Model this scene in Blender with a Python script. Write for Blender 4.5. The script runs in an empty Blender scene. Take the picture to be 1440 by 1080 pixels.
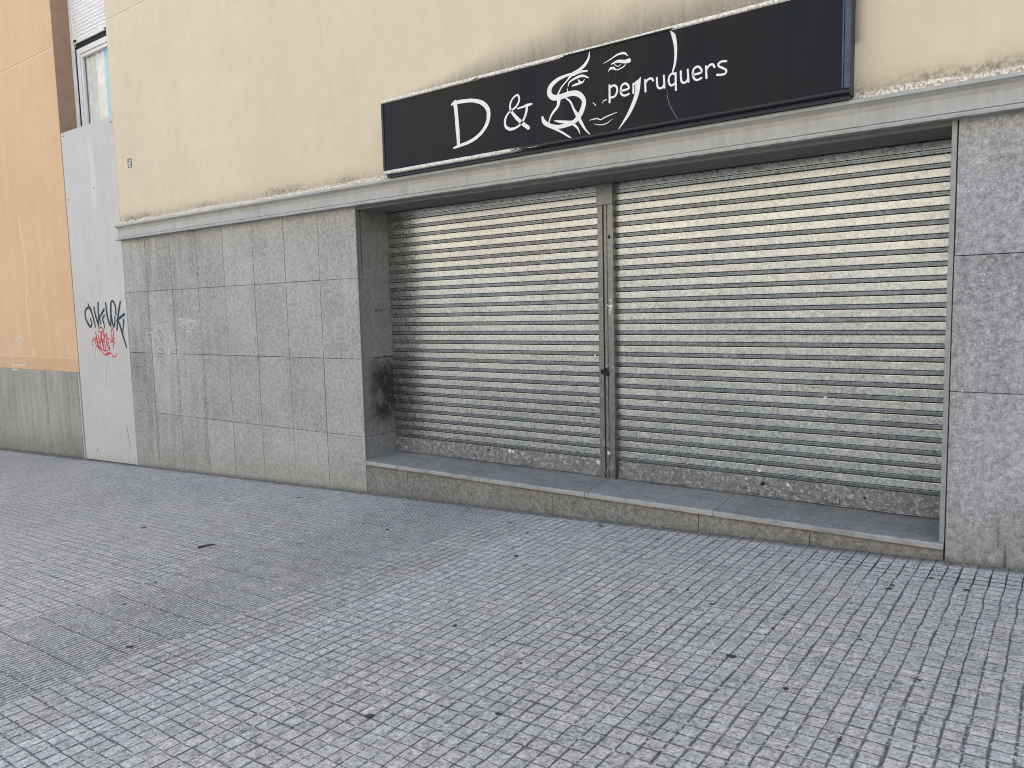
import bpy, bmesh, math, random
from mathutils import Vector, Matrix
random.seed(7)
sc = bpy.context.scene
COL = sc.collection
PI = math.pi
GA, GB = -1.5156, 0.0428          # the pavement climbs gently to the right: z = GA + GB*x
def gz(x): return GA + GB * x

# ------------------------------------------------------------------ objects
def empty(name, loc=(0, 0, 0), label=None, cat=None, group=None):
    o = bpy.data.objects.new(name, None); COL.objects.link(o); o.location = loc
    o.empty_display_size = .2
    return tag(o, label, cat, group)
def tag(o, label=None, cat=None, group=None, kind=None):
    if label: o['label'] = label
    if cat: o['category'] = cat
    if group: o['group'] = group
    if kind: o['kind'] = kind
    return o
def link(name, me, mat=None, parent=None, smooth=False):
    o = bpy.data.objects.new(name, me); COL.objects.link(o)
    if mat: me.materials.append(mat)
    if parent: o.parent = parent; o.matrix_parent_inverse = Matrix.Translation(-parent.location)
    if smooth:
        for p in me.polygons: p.use_smooth = True
    return o
class MB:
    def __init__(s): s.v = []; s.f = []; s.c = []
    def box(s, x0, x1, y0, y1, z0, z1, c=.5, zs=None):
        n = len(s.v)
        for x in (x0, x1):
            for y in (y0, y1):
                for z in (z0, z1): s.v.append((x, y, z))
        if zs:   # per-x bottom heights
            s.v[n] = (x0, y0, zs[0]); s.v[n+2] = (x0, y1, zs[0]); s.v[n+4] = (x1, y0, zs[1]); s.v[n+6] = (x1, y1, zs[1])
        for q in ((0,1,3,2),(4,6,7,5),(0,4,5,1),(2,3,7,6),(0,2,6,4),(1,5,7,3)):
            s.f.append(tuple(n+i for i in q)); s.c.append(c)
        return s
    def prism_x(s, prof, x0, x1, c=.5, caps=True):   # profile of (y,z) swept along x
        n = len(s.v); m = len(prof)
        for x in (x0, x1):
            for y, z in prof: s.v.append((x, y, z))
        for i in range(m):
            j = (i+1) % m; s.f.append((n+i, n+m+i, n+m+j, n+j)); s.c.append(c)
        if caps:
            s.f.append(tuple(n+i for i in range(m))); s.f.append(tuple(n+m+i for i in reversed(range(m)))); s.c += [c, c]
        return s
    def strip_x(s, prof, xs, c=.5, wob=None):       # open profile swept along x through stations
        n = len(s.v); m = len(prof)
        for x in xs:
            for y, z in prof:
                s.v.append((x, y + (wob(x, z) if wob else 0), z))
        for k in range(len(xs)-1):
            for i in range(m-1):
                a = n+k*m+i; s.f.append((a, a+m, a+m+1, a+1)); s.c.append(c)
        return s
    def cyl(s, c0, c1, r, seg=12, c=.5, r2=None):
        a = Vector(c0); b = Vector(c1); d = (b-a).normalized(); u = d.orthogonal().normalized(); w = d.cross(u)
        n = len(s.v); r2 = r if r2 is None else r2
        for P, R in ((a, r), (b, r2)):
            for i in range(seg):
                t = 2*PI*i/seg; s.v.append(tuple(P + R*(math.cos(t)*u + math.sin(t)*w)))
        for i in range(seg):
            j = (i+1) % seg; s.f.append((n+i, n+j, n+seg+j, n+seg+i)); s.c.append(c)
        s.f.append(tuple(n+i for i in reversed(range(seg)))); s.f.append(tuple(n+seg+i for i in range(seg))); s.c += [c, c]
        return s
    def build(s, name, mat, parent=None, bevel=0, smooth=False, seg=2):
        me = bpy.data.meshes.new(name); me.from_pydata(s.v, [], s.f); me.update()
        bm = bmesh.new(); bm.from_mesh(me); bmesh.ops.recalc_face_normals(bm, faces=bm.faces); bm.to_mesh(me); bm.free()
        at = me.attributes.new('tone', 'FLOAT', 'FACE')
        at.data.foreach_set('value', s.c)
        o = link(name, me, mat, parent, smooth)
        if bevel:
            b = o.modifiers.new('bevel', 'BEVEL'); b.width = bevel; b.segments = seg; b.limit_method = 'ANGLE'; b.angle_limit = math.radians(40)
        return o

def catmull(P, n=6):
    if len(P) < 3: 
        return [tuple(a+(b-a)*t/n for a, b in zip(P[0], P[1])) for t in range(n+1)] if len(P) == 2 else P
    out = []
    Q = [P[0]] + list(P) + [P[-1]]
    for i in range(1, len(Q)-2):
        p0, p1, p2, p3 = Q[i-1], Q[i], Q[i+1], Q[i+2]
        for k in range(n):
            t = k/n
            out.append(tuple(.5*((2*b)+(-a+c)*t+(2*a-5*b+4*c-d)*t*t+(-a+3*b-3*c+d)*t**3) for a, b, c, d in zip(p0, p1, p2, p3)))
    out.append(tuple(P[-1])); return out
def ribbons(name, strokes, y, mat, parent, grow=1.0, soft=False, round_caps=True, step=.00012, jag=0., plane='y'):
    """painted or cut-vinyl strokes lying on a wall: each stroke a ribbon of varying width"""
    v = []; f = []; al = []
    for si, S in enumerate(strokes):
        P = catmull(S, 7); yy = y - step*si
        P = [(p[0], p[1], max(p[2]*grow, .0012)) for p in P]
        if round_caps and len(P) > 2:
            def cap(p, q):
                dx, dz = p[0]-q[0], p[1]-q[1]; L = math.hypot(dx, dz) or 1; dx /= L; dz /= L
                return [(p[0]+dx*p[2]*.5*k, p[1]+dz*p[2]*.5*k, p[2]*w) for k, w in ((.5, .86), (.82, .56), (.97, .2))]
            P = list(reversed(cap(P[0], P[1]))) + P + cap(P[-1], P[-2])
        n = len(v); m = len(P)
        for i, p in enumerate(P):
            a = P[max(i-1, 0)]; b = P[min(i+1, m-1)]
            tx, tz = b[0]-a[0], b[1]-a[1]; L = math.hypot(tx, tz) or 1
            nx, nz = -tz/L, tx/L; w = p[2]*.5
            w1 = w + random.uniform(-jag, jag)*p[2]; w2 = w + random.uniform(-jag, jag)*p[2]
            for k, A in ((w1, 0), (0, 1), (-w2, 0)):
                q = (p[0]+nx*k, yy, p[1]+nz*k)
                v.append(q if plane == 'y' else (y + step*si, q[0], q[2])); al.append(A)
        for i in range(m-1):
            a = n+3*i
            f.append((a, a+1, a+4, a+3)); f.append((a+1, a+2, a+5, a+4))
    me = bpy.data.meshes.new(name); me.from_pydata(v, [], f); me.update()
    at = me.attributes.new('paint', 'FLOAT', 'POINT'); at.data.foreach_set('value', al)
    return link(name, me, mat, parent)

# ------------------------------------------------------------------ material helper
class M:
    def __init__(s, name):
        s.m = bpy.data.materials.new(name); s.m.use_nodes = True; s.t = s.m.node_tree; s.t.nodes.clear()
        s.out = s.t.nodes.new('ShaderNodeOutputMaterial'); s.b = s.t.nodes.new('ShaderNodeBsdfPrincipled')
        s.t.links.new(s.b.outputs[0], s.out.inputs[0]); s._P = None
    def put(s, sock, val):
        if isinstance(val, bpy.types.NodeSocket): s.t.links.new(val, sock)
        elif val is not None:
            if sock.type == 'RGBA' and not hasattr(val, '__len__'): val = (val, val, val, 1)
            elif sock.type == 'RGBA' and len(val) == 3: val = (*val, 1)
            sock.default_value = val
    def P(s):
        if s._P is None: s._P = s.t.nodes.new('ShaderNodeNewGeometry').outputs['Position']
        return s._P
    def xyz(s, v=None):
        n = s.t.nodes.new('ShaderNodeSeparateXYZ'); s.put(n.inputs[0], v if v is not None else s.P()); return n.outputs
    def vec(s, x=0., y=0., z=0.):
        n = s.t.nodes.new('ShaderNodeCombineXYZ')
        for i, a in enumerate((x, y, z)): s.put(n.inputs[i], a)
        return n.outputs[0]
    def ma(s, op, a, b=None, c=None, clamp=False):
        n = s.t.nodes.new('ShaderNodeMath'); n.operation = op; n.use_clamp = clamp
        for i, q in enumerate((a, b, c)):
            if q is not None: s.put(n.inputs[i], q)
        return n.outputs[0]
    def vma(s, op, a, b=None, sc_=None):
        n = s.t.nodes.new('ShaderNodeVectorMath'); n.operation = op
        s.put(n.inputs[0], a)
        if b is not None: s.put(n.inputs[1], b)
        if sc_ is not None: s.put(n.inputs['Scale'], sc_)
        return n.outputs[0]
    def scale(s, v): return s.vma('MULTIPLY', s.P(), v)
    def noise(s, scale=5., detail=4., rough=.55, vec=None, dist=0., col=False):
        n = s.t.nodes.new('ShaderNodeTexNoise'); n.inputs['Scale'].default_value = scale; n.inputs['Detail'].default_value = detail
        n.inputs['Roughness'].default_value = rough; n.inputs['Distortion'].default_value = dist
        s.put(n.inputs['Vector'], vec if vec is not None else s.P()); return n.outputs[1 if col else 0]
    def voro(s, scale=5., vec=None, feature='F1', out=0, rnd=1.):
        n = s.t.nodes.new('ShaderNodeTexVoronoi'); n.feature = feature; n.inputs['Scale'].default_value = scale
        n.inputs['Randomness'].default_value = rnd
        s.put(n.inputs['Vector'], vec if vec is not None else s.P()); return n.outputs[out]
    def white(s, vec, out=0):
        n = s.t.nodes.new('ShaderNodeTexWhiteNoise'); s.put(n.inputs['Vector'], vec); return n.outputs[out]
    def mr(s, v, a, b, c=0., d=1., smooth=True):
        n = s.t.nodes.new('ShaderNodeMapRange'); n.interpolation_type = 'SMOOTHSTEP' if smooth else 'LINEAR'
        for i, q in enumerate((v, a, b, c, d)): s.put(n.inputs[i], q)
        return n.outputs[0]
    def mix(s, f, a, b, blend='MIX'):
        n = s.t.nodes.new('ShaderNodeMix'); n.data_type = 'RGBA'; n.blend_type = blend
        s.put(n.inputs[0], f); s.put(n.inputs[6], a); s.put(n.inputs[7], b); return n.outputs[2]
    def attr(s, name):
        n = s.t.nodes.new('ShaderNodeAttribute'); n.attribute_name = name; return n.outputs['Fac']
    def bump(s, h, strength=.3, dist=.01, prev=None):
        n = s.t.nodes.new('ShaderNodeBump'); n.inputs['Strength'].default_value = strength; n.inputs['Distance'].default_value = dist
        s.put(n.inputs['Height'], h)
        if prev is not None: s.put(n.inputs['Normal'], prev)
        return n.outputs[0]
    def done(s, base=None, rough=None, metal=None, normal=None, spec=None, alpha=None):
        for k, q in (('Base Color', base), ('Roughness', rough), ('Metallic', metal), ('Normal', normal), ('Specular IOR Level', spec), ('Alpha', alpha)):
            if q is not None: s.put(s.b.inputs[k], q)
        return s.m
def gain(m, col, f):    # multiply a colour by a float socket
    return m.mix(1., col, m.vec(f, f, f), 'MULTIPLY')

# ------------------------------------------------------------------ materials
def mat_render(name, base, streaks, sign_dirt=False):
    m = M(name); x, y, z = m.xyz()
    big = m.noise(.7, 5, .6); mid = m.noise(6, 5, .6); fine = m.noise(160, 3, .7)
    vert = m.noise(1., 5, .65, vec=m.scale((9, 9, .55)))
    tone = m.ma('ADD', m.mr(big, .3, .7, .96, 1.03), m.mr(mid, .3, .7, -.025, .025))
    tone = m.ma('ADD', tone, m.mr(fine, .3, .7, -.09, .09))
    tone = m.ma('ADD', tone, m.mr(vert, .35, .75, -.012, .018))
    c = gain(m, base, tone)
    pits = m.voro(75, out=0)
    pit = m.ma('MULTIPLY', m.mr(pits, .05, .16, 1, 0), m.mr(m.noise(22, 2), .5, .7))
    c = m.mix(m.ma('MULTIPLY', pit, .25), c, m.vec(.95, .9, .78))
    for (x0, w, za, zb, k, colr) in streaks:      # pale rain runs
        xx = m.ma('ADD', x, m.mr(m.noise(1.1, 3, .5, vec=m.scale((2, 2, 1.2))), .2, .8, -.09, .09))
        d = m.ma('ABSOLUTE', m.ma('SUBTRACT', xx, x0))
        f = m.mr(d, w*.15, w, 1, 0)
        f = m.ma('MULTIPLY', f, m.mr(z, za, za+.25)); f = m.ma('MULTIPLY', f, m.mr(z, zb-.3, zb, 1, 0))
        f = m.ma('MULTIPLY', f, m.mr(m.noise(7, 3), .3, .62, .35, 1))
        c = m.mix(m.ma('MULTIPLY', f, k), c, colr)
    if sign_dirt:
        # soot lying on the wall above the sign box, thicker toward its right
        run = m.noise(1., 4, .7, vec=m.scale((22, 22, 2.2))); lump = m.noise(1.7, 4, .6)
        hgt = m.ma('MULTIPLY', m.mr(x, -5.1, -3., .10, .44), m.ma('ADD', .55, m.ma('MULTIPLY', lump, .8)))
        hgt = m.ma('ADD', hgt, m.ma('MULTIPLY', m.ma('SUBTRACT', run, .5), .09))
        f = m.mr(m.ma('SUBTRACT', z, 1.80), 0.02, hgt, 1, 0)
        f = m.ma('MULTIPLY', f, m.mr(x, -5.05, -4.8)); f = m.ma('MULTIPLY', f, m.mr(x, -1.15, -1.05, 1, 0)); f = m.ma('MULTIPLY', f, m.mr(z, 1.5, 1.52))
        f = m.ma('MULTIPLY', f, m.mr(run, .25, .7, .8, 1))
        f = m.ma('MULTIPLY', f, m.mr(m.noise(60, 3, .7), .3, .7, .75, 1))
        c = m.mix(m.ma('MULTIPLY', f, .88), c, m.vec(.10, .09, .075))
        # peeled and lime-bleached foot of the render over the lintel
        nn = m.noise(1., 5, .7, vec=m.scale((3.2, 3.2, 8)))
        top = m.ma('ADD', 1.178, m.ma('MULTIPLY', nn, .105))
        edge = m.ma('SUBTRACT', z, top)
        speck = m.noise(48, 4, .75); speck2 = m.noise(26, 4, .7)
        dirt = m.ma('MULTIPLY', m.mr(m.ma('ABSOLUTE', edge), .0, .085, 1, 0), m.mr(speck2, .36, .62))
        dirt = m.ma('MULTIPLY', dirt, m.mr(m.noise(1.3, 3), .38, .62, .25, .9))
        haze = m.ma('MULTIPLY', m.mr(m.ma('SUBTRACT', z, 1.19), .0, .22, 1, 0), m.mr(vert, .3, .7, .15, .6))
        c = m.mix(m.ma('MULTIPLY', haze, .6), c, m.vec(.25, .21, .16))
        c = m.mix(m.ma('MULTIPLY', dirt, .88), c, m.vec(.10, .08, .06))
        peel = m.mr(m.ma('ADD', edge, m.ma('MULTIPLY', m.ma('SUBTRACT', speck, .5), .05)), -.012, .0, 1, 0)
        chalk = m.mix(m.mr(speck, .38, .6), m.vec(.40, .34, .26), m.vec(.88, .84, .76))
        chalk = m.mix(m.ma('MULTIPLY', m.mr(m.noise(70, 3, .7), .56, .66), .8), chalk, m.vec(.12, .09, .07))
        c = m.mix(peel, c, chalk)
    else:
        # a repainted band along the foot with scuffs
        f = m.mr(m.ma('ADD', z, m.ma('MULTIPLY', m.noise(5), .02)), -.56, -.55, 1, 0)
        c = m.mix(m.ma('MULTIPLY', f, .16), c, m.vec(.38, .19, .1))
        ln = m.mr(m.ma('ABSOLUTE', m.ma('ADD', z, m.ma('ADD', .545, m.ma('MULTIPLY', m.noise(2.3), .02)))), .006, .016, 1, 0)
        c = m.mix(m.ma('MULTIPLY', ln, m.mr(m.noise(9), .45, .6, 0, .5)), c, m.vec(.8, .66, .46))
    h = m.ma('ADD', m.ma('MULTIPLY', fine, .6), m.ma('MULTIPLY', m.noise(45, 4, .65), .8))
    return m.done(c, .92, 0, m.bump(h, .35, .006), .25)

def mat_granite(name, base, warm, contrast=1., dirt=1., scorch=False, speck=1.):
    m = M(name); x, y, z = m.xyz()
    tone = m.attr('tone')
    a = m.ma('ADD', m.ma('MULTIPLY', m.noise(26, 6, .75), .8), m.ma('MULTIPLY', m.noise(8, 5, .7), .2)); b = m.noise(75, 4, .75); big = m.noise(1.8, 4, .6)
    pv = m.scale((7, 7, .7)); runs = m.noise(1., 5, .65, vec=pv)
    f = m.ma('ADD', m.mr(a, .36, .64, -.22*contrast, .22*contrast), m.mr(b, .3, .7, -.2*contrast, .2*contrast))
    f = m.ma('ADD', f, m.mr(big, .3, .7, -.08, .08)); f = m.ma('ADD', f, m.ma('MULTIPLY', m.mr(runs, .3, .72, .08, -.2), m.mr(x, -9., -7.5, 1.3, .4)))
    f = m.ma('ADD', m.ma('ADD', f, 1.), m.mr(tone, 0, 1, -.085, .085, False))
    c = gain(m, base, f)
    sp = m.voro(42 if name.startswith('mottled') else 58, out=0); spm = m.ma('MULTIPLY', m.mr(sp, .10, .26, 1, 0), m.mr(m.noise(13, 3, .7), .47, .62))
    c = m.mix(m.ma('MULTIPLY', spm, .55*speck), c, m.vec(.66, .67, .65))
    dk = m.voro(95, vec=m.vma('ADD', m.P(), m.vec(3., 1., 2.)), out=0); dkm = m.ma('MULTIPLY', m.mr(dk, .12, .26, 1, 0), m.mr(m.noise(17, 3, .7), .5, .64))
    c = m.mix(m.ma('MULTIPLY', dkm, .42), c, m.vec(.06, .062, .06))
    # splash grime over the pavement
    hh = m.ma('SUBTRACT', z, m.ma('ADD', GA, m.ma('MULTIPLY', x, GB)))
    g = m.mr(m.ma('ADD', hh, m.ma('MULTIPLY', m.ma('SUBTRACT', runs, .5), .7)), .0, .45, 1, 0)
    g = m.ma('MULTIPLY', g, m.mr(m.noise(9, 5, .7), .3, .65, .35, 1))
    c = m.mix(m.ma('MULTIPLY', g, .5*dirt), c, warm)
    g2 = m.mr(m.ma('ADD', hh, m.ma('MULTIPLY', m.noise(12, 4), .05)), .02, .075, 1, 0)  # grime line at the foot, doubling as painted contact shadow
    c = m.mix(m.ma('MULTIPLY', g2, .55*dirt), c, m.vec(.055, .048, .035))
    if name.startswith('slate'):
        wn_ = m.mr(m.ma('ADD', y, m.ma('MULTIPLY', m.ma('SUBTRACT', m.noise(11, 5, .7), .5), .09)), -.028, .0, 1, 0)
        c = m.mix(m.ma('MULTIPLY', wn_, .6), c, m.vec(.42, .42, .40))
        c = m.mix(m.ma('MULTIPLY', m.mr(m.noise(1., 5, .7, vec=m.scale((2, 9, 9))), .5, .68), .5), c, m.vec(.09, .095, .105))
    if name.startswith('mottled'):
        wx_ = m.noise(1., 5, .75, vec=m.scale((30, 30, 2.2)))
        wt = m.ma('MULTIPLY', m.mr(wx_, .54, .64), m.mr(m.ma('ADD', z, m.ma('MULTIPLY', m.noise(5), .4)), -1.05, -.85, 1, 0))
        wt = m.ma('MULTIPLY', wt, m.mr(x, -.42, -.25))
        c = m.mix(m.ma('MULTIPLY', wt, .75), c, m.vec(.05, .042, .028))
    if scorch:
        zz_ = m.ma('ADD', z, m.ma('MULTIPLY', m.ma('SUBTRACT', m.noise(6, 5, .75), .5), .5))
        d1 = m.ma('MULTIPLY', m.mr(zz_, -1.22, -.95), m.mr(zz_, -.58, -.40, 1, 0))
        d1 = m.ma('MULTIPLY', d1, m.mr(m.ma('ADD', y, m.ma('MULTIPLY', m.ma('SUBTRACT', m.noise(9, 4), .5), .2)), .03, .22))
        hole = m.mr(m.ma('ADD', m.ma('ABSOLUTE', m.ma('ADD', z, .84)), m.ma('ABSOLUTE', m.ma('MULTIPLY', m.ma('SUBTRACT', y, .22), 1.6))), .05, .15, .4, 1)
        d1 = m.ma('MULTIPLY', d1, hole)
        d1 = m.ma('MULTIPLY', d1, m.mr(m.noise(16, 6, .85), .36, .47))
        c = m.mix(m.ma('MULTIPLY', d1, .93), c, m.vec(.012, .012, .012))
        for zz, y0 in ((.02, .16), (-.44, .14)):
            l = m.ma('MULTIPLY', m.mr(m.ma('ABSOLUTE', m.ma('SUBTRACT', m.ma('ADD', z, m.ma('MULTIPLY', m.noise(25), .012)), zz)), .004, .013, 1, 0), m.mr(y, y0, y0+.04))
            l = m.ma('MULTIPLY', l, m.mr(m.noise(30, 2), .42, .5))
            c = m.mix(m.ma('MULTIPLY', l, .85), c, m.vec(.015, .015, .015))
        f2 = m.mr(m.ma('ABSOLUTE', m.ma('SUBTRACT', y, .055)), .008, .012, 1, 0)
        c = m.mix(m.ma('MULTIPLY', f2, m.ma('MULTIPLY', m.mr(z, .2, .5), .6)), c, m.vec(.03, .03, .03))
    return m.done(c, m.mr(a, .3, .7, .55, .75), 0, m.bump(m.ma('ADD', a, b), .14, .003), .35)

def mat_plain(name, col, rough=.6, metal=0., var=.08, scale=8., bump=.1, spec=.4):
    m = M(name); n = m.noise(scale, 5, .6); n2 = m.noise(scale*7, 3, .7)
    f = m.ma('ADD', m.mr(n, .3, .7, 1-var, 1+var), m.mr(n2, .3, .7, -var*.5, var*.5))
    return m.done(gain(m, col, f), m.mr(n2, .3, .7, max(rough-.08, 0), min(rough+.08, 1)), metal, m.bump(n2, bump, .003), spec)

def mat_pavement():
    m = M('pavement_tiles'); x, y, z = m.xyz()
    wob = m.noise(3.2, 3, .55, col=True)
    wx = m.xyz(wob)
    p = .0722
    # whole tiles sit a little off their line
    u0 = m.ma('ADD', x, 3.285); tile = m.vec(m.ma('FLOOR', m.ma('DIVIDE', u0, p*3)), m.ma('FLOOR', m.ma('DIVIDE', y, p*3)), 1.)
    tj = m.xyz(m.white(tile, 1))
    u = m.ma('ADD', u0, m.ma('ADD', m.ma('MULTIPLY', m.ma('SUBTRACT', wx[0], .5), .022), m.ma('MULTIPLY', m.ma('SUBTRACT', tj[0], .5), .006)))
    v = m.ma('ADD', y, m.ma('ADD', m.ma('MULTIPLY', m.ma('SUBTRACT', wx[1], .5), .022), m.ma('MULTIPLY', m.ma('SUBTRACT', tj[1], .5), .006)))
    ridged = m.ma('MULTIPLY', m.mr(x, -4.83, -4.829, smooth=False), m.mr(x, -3.716, -3.715, 1, 0, False))
    # squares
    cu = m.ma('DIVIDE', u, p); cv = m.ma('DIVIDE', v, p)
    def edge(c, per): 
        f = m.ma('FRACT', c); return m.ma('MULTIPLY', m.ma('MINIMUM', f, m.ma('SUBTRACT', 1., f)), per)
    fray = m.noise(42, 4, .7); fr = m.ma('MULTIPLY', m.ma('SUBTRACT', fray, .5), .008)
    du = m.ma('ADD', edge(cu, p), fr); dv = m.ma('ADD', edge(cv, p), fr)
    wn = m.noise(1.6, 3, .6)
    ju = m.mr(du, .0012, m.ma('ADD', .0042, m.ma('MULTIPLY', m.mr(wn, .3, .7), .0052)), 1, 0)
    nw = m.ma('MULTIPLY', m.mr(m.ma('ABSOLUTE', m.ma('ADD', y, .27)), .08, .14, 1, 0), m.mr(x, -2.2, -1.2))
    jv = m.mr(dv, .0006, m.ma('ADD', m.ma('MULTIPLY', nw, .004), m.ma('ADD', .0030, m.ma('MULTIPLY', m.mr(wn, .3, .7), .0026))), 1, 0)
    # ribbed tiles: bars run away from the wall, tiles are separated across by a joint
    rb = m.ma('ADD', edge(m.ma('DIVIDE', u, .03094), .03094), m.ma('MULTIPLY', fr, .6)); jr = m.mr(rb, .0026, .0072, 1, 0)
    tv = m.ma('ADD', edge(m.ma('DIVIDE', v, .2145), .2145), fr); jt = m.mr(tv, .0008, .0052, 1, 0)
    tu = m.ma('ADD', edge(m.ma('DIVIDE', u, .2166), .2166), fr); jtu = m.mr(tu, .001, .006, 1, 0)
    worn = m.mr(m.noise(1.1, 4, .65), .4, .66)
    jr = m.ma('MULTIPLY', jr, m.ma('SUBTRACT', 1., m.ma('MULTIPLY', worn, .2)))
    rj = m.ma('MAXIMUM', m.ma('MAXIMUM', jr, jt), jtu)
    sj = m.ma('MAXIMUM', ju, jv)
    joint = m.ma('ADD', m.ma('MULTIPLY', sj, m.ma('SUBTRACT', 1., ridged)), m.ma('MULTIPLY', rj, ridged))
    tj3 = m.ma('MAXIMUM', jt, jtu)
    # colour
    cell = m.vec(m.ma('FLOOR', cu), m.ma('FLOOR', cv), 0.); rc = m.xyz(m.white(cell, 1))
    hue = m.ma('ADD', m.ma('MULTIPLY', rc[0], .55), m.ma('MULTIPLY', m.noise(.9, 4, .6), .7))
    hue = m.ma('ADD', hue, m.ma('MULTIPLY', m.ma('SUBTRACT', tj[2], .5), .35))
    c = m.mix(m.mr(hue, .3, .95), m.vec(.412, .394, .340), m.vec(.46, .416, .354))
    c = m.mix(m.ma('MULTIPLY', m.mr(rc[1], .72, 1.), .45), c, m.vec(.43, .44, .395))
    left = m.ma('MULTIPLY', m.mr(x, -3.31, -3.27, 1, 0), m.mr(m.ma('ADD', x, m.ma('MULTIPLY', m.noise(1.5, 4), 1.2)), -4.6, -3.6, .3, 1.))
    c = m.mix(m.ma('MULTIPLY', left, .36), c, m.vec(.335, .312, .272))
    pale = m.ma('MULTIPLY', m.mr(x, -3.30, -3.28), m.mr(m.ma('ADD', x, m.ma('MULTIPLY', m.noise(4), .3)), -3.0, -2.3, 1, 0))
    c = m.mix(m.ma('MULTIPLY', pale, .3), c, m.vec(.47, .485, .45))
    big = m.noise(.55, 5, .62); fine = m.noise(70, 5, .8); midn = m.noise(22, 5, .75)
    blot = m.noise(2.3, 6, .7)
    f = m.ma('ADD', m.mr(big, .3, .7, .94, 1.06), m.ma('ADD', m.mr(fine, .32, .68, -.45, .45), m.mr(midn, .3, .7, -.25, .25)))
    f = m.ma('ADD', f, m.mr(rc[2], 0, 1, -.07, .07, False)); f = m.ma('ADD', f, m.mr(blot, .58, .75, 0, -.1))
    c = gain(m, c, f)
    # pale scuffs and ochre dust
    c = m.mix(m.ma('MULTIPLY', m.mr(m.noise(55, 5, .8), .58, .70), .42), c, m.vec(.78, .78, .77))
    c = m.mix(m.ma('MULTIPLY', m.mr(m.noise(2.9, 5, .7), .60, .76), .35), c, m.vec(.36, .32, .23))
    # joints: tarry black in places, sandy in others
    jn = m.noise(8, 5, .75); sandy = m.mr(m.ma('ADD', jn, m.ma('MULTIPLY', m.ma('SUBTRACT', wn, .5), .5)), .52, .70)
    jc = m.mix(sandy, m.vec(.045, .05, .055), m.vec(.26, .25, .23))
    jc = m.mix(m.mr(m.noise(70, 2), .6, .66), jc, m.vec(.6, .58, .54))
    c = m.mix(m.ma('MULTIPLY', joint, m.mr(fray, .3, .6, .62, .95)), c, jc)
    # dirt line at the foot of the wall, strengthened as a painted contact shadow
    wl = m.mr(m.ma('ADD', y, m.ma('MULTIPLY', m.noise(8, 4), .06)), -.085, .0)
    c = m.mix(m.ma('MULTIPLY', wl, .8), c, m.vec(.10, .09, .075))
    tarn = m.noise(6.5, 3, .6)
    tar = m.ma('MULTIPLY', m.ma('MULTIPLY', m.mr(m.ma('ABSOLUTE', m.ma('ADD', y, .27)), .08, .17, 1, 0), m.mr(x, -1.9, -.9)), m.mr(joint, .3, .9))
    c = m.mix(m.ma('MULTIPLY', tar, m.mr(tarn, .4, .55, .45, 1)), c, m.vec(.018, .02, .024))
    h = m.ma('ADD', m.ma('MULTIPLY', joint, -1.), m.ma('ADD', m.ma('MULTIPLY', fine, .34), m.ma('MULTIPLY', midn, .4)))
    h = m.ma('ADD', h, m.ma('MULTIPLY', rc[2], .18))
    return m.done(c, m.mr(midn, .3, .7, .62, .82), 0, m.bump(h, .8, .006), .35)

def mat_galv(name, base=.62, rough=.36, speck=.5, grime=0.):
    m = M(name); x, y, z = m.xyz(); tone = m.attr('tone')
    sp = m.voro(70, vec=m.vma('ADD', m.scale((1., 1., 1.)), m.vma('MULTIPLY', m.noise(14, 2, col=True), m.vec(.05, .05, .05))), out=1)
    spv = m.xyz(sp)[0]; n = m.noise(45, 5, .8); big = m.noise(1.5, 4, .6)
    f = m.ma('ADD', m.mr(spv, 0, 1, -.3*speck, .3*speck, False), m.mr(n, .32, .68, -.45*speck, .5*speck))
    f = m.ma('ADD', f, m.mr(big, .3, .7, -.06, .06)); f = m.ma('ADD', m.ma('ADD', f, 1.), m.mr(tone, 0, 1, -.06, .06, False))
    c = gain(m, (base*.94, base*.985, base*.985), f)
    refl = m.mr(tone, -.6, -.4, 1, 0, False)
    c = m.mix(m.ma('MULTIPLY', refl, m.mr(m.noise(6, 4, .7), .3, .7, .0, .16)), c, m.vec(.17, .15, .11))  # brown mixed into the hinge bands to imitate their dark reflection
    ox = m.mr(m.noise(9, 5, .75), .56, .7)
    c = m.mix(m.ma('MULTIPLY', ox, .35), c, m.vec(.75, .75, .72))
    metal = .92
    if grime:
        wsp = m.mr(m.noise(30, 5, .8), .52, .6)
        c = m.mix(m.ma('MULTIPLY', wsp, .7), gain(m, c, .62), m.vec(.55, .56, .54))
        dr = m.mr(m.noise(5, 4, .7), .5, .68); c = m.mix(m.ma('MULTIPLY', dr, .35), c, m.vec(.14, .13, .11))
        metal = m.mr(wsp, 0, 1, .55, .1, False)
    r = m.ma('ADD', m.mr(n, .3, .7, rough-.06, rough+.1), m.ma('MULTIPLY', ox, .12))
    return m.done(c, r, metal, m.bump(m.noise(4, 3), .10, .006), .5)

BEIGE = mat_render('cream_render', (.695, .608, .452), [(-9.42, .16, 1.2, 1.86, .5, (.72, .66, .52)), (-8.0, .5, 2.2, 3.4, .16, (.7, .62, .46)), (-6.2, .3, 1.6, 3.2, .16, (.7, .62, .46)), (-3.9, .5, 2.1, 4.2, .14, (.7, .62, .46))], True)
ORANGE = mat_render('orange_render', (.70, .475, .295), [(-12.25, .12, -.6, 1.9, .5, (.74, .54, .33)), (-13.25, .12, -.7, 3.0, .3, (.74, .56, .36)), (-12.86, .05, -.7, 1.75, .75, (.80, .64, .46)), (-11.9, .12, -.6, 2.3, .26, (.74, .55, .35)), (-13.7, .15, -.7, 1.2, .3, (.74, .56, .36))])
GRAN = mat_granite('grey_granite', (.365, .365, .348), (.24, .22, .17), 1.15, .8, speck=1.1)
GRAN_R = mat_granite('mottled_blue_grey_granite', (.33, .335, .342), (.17, .14, .10), 1.4, .9, speck=1.7)
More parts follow.
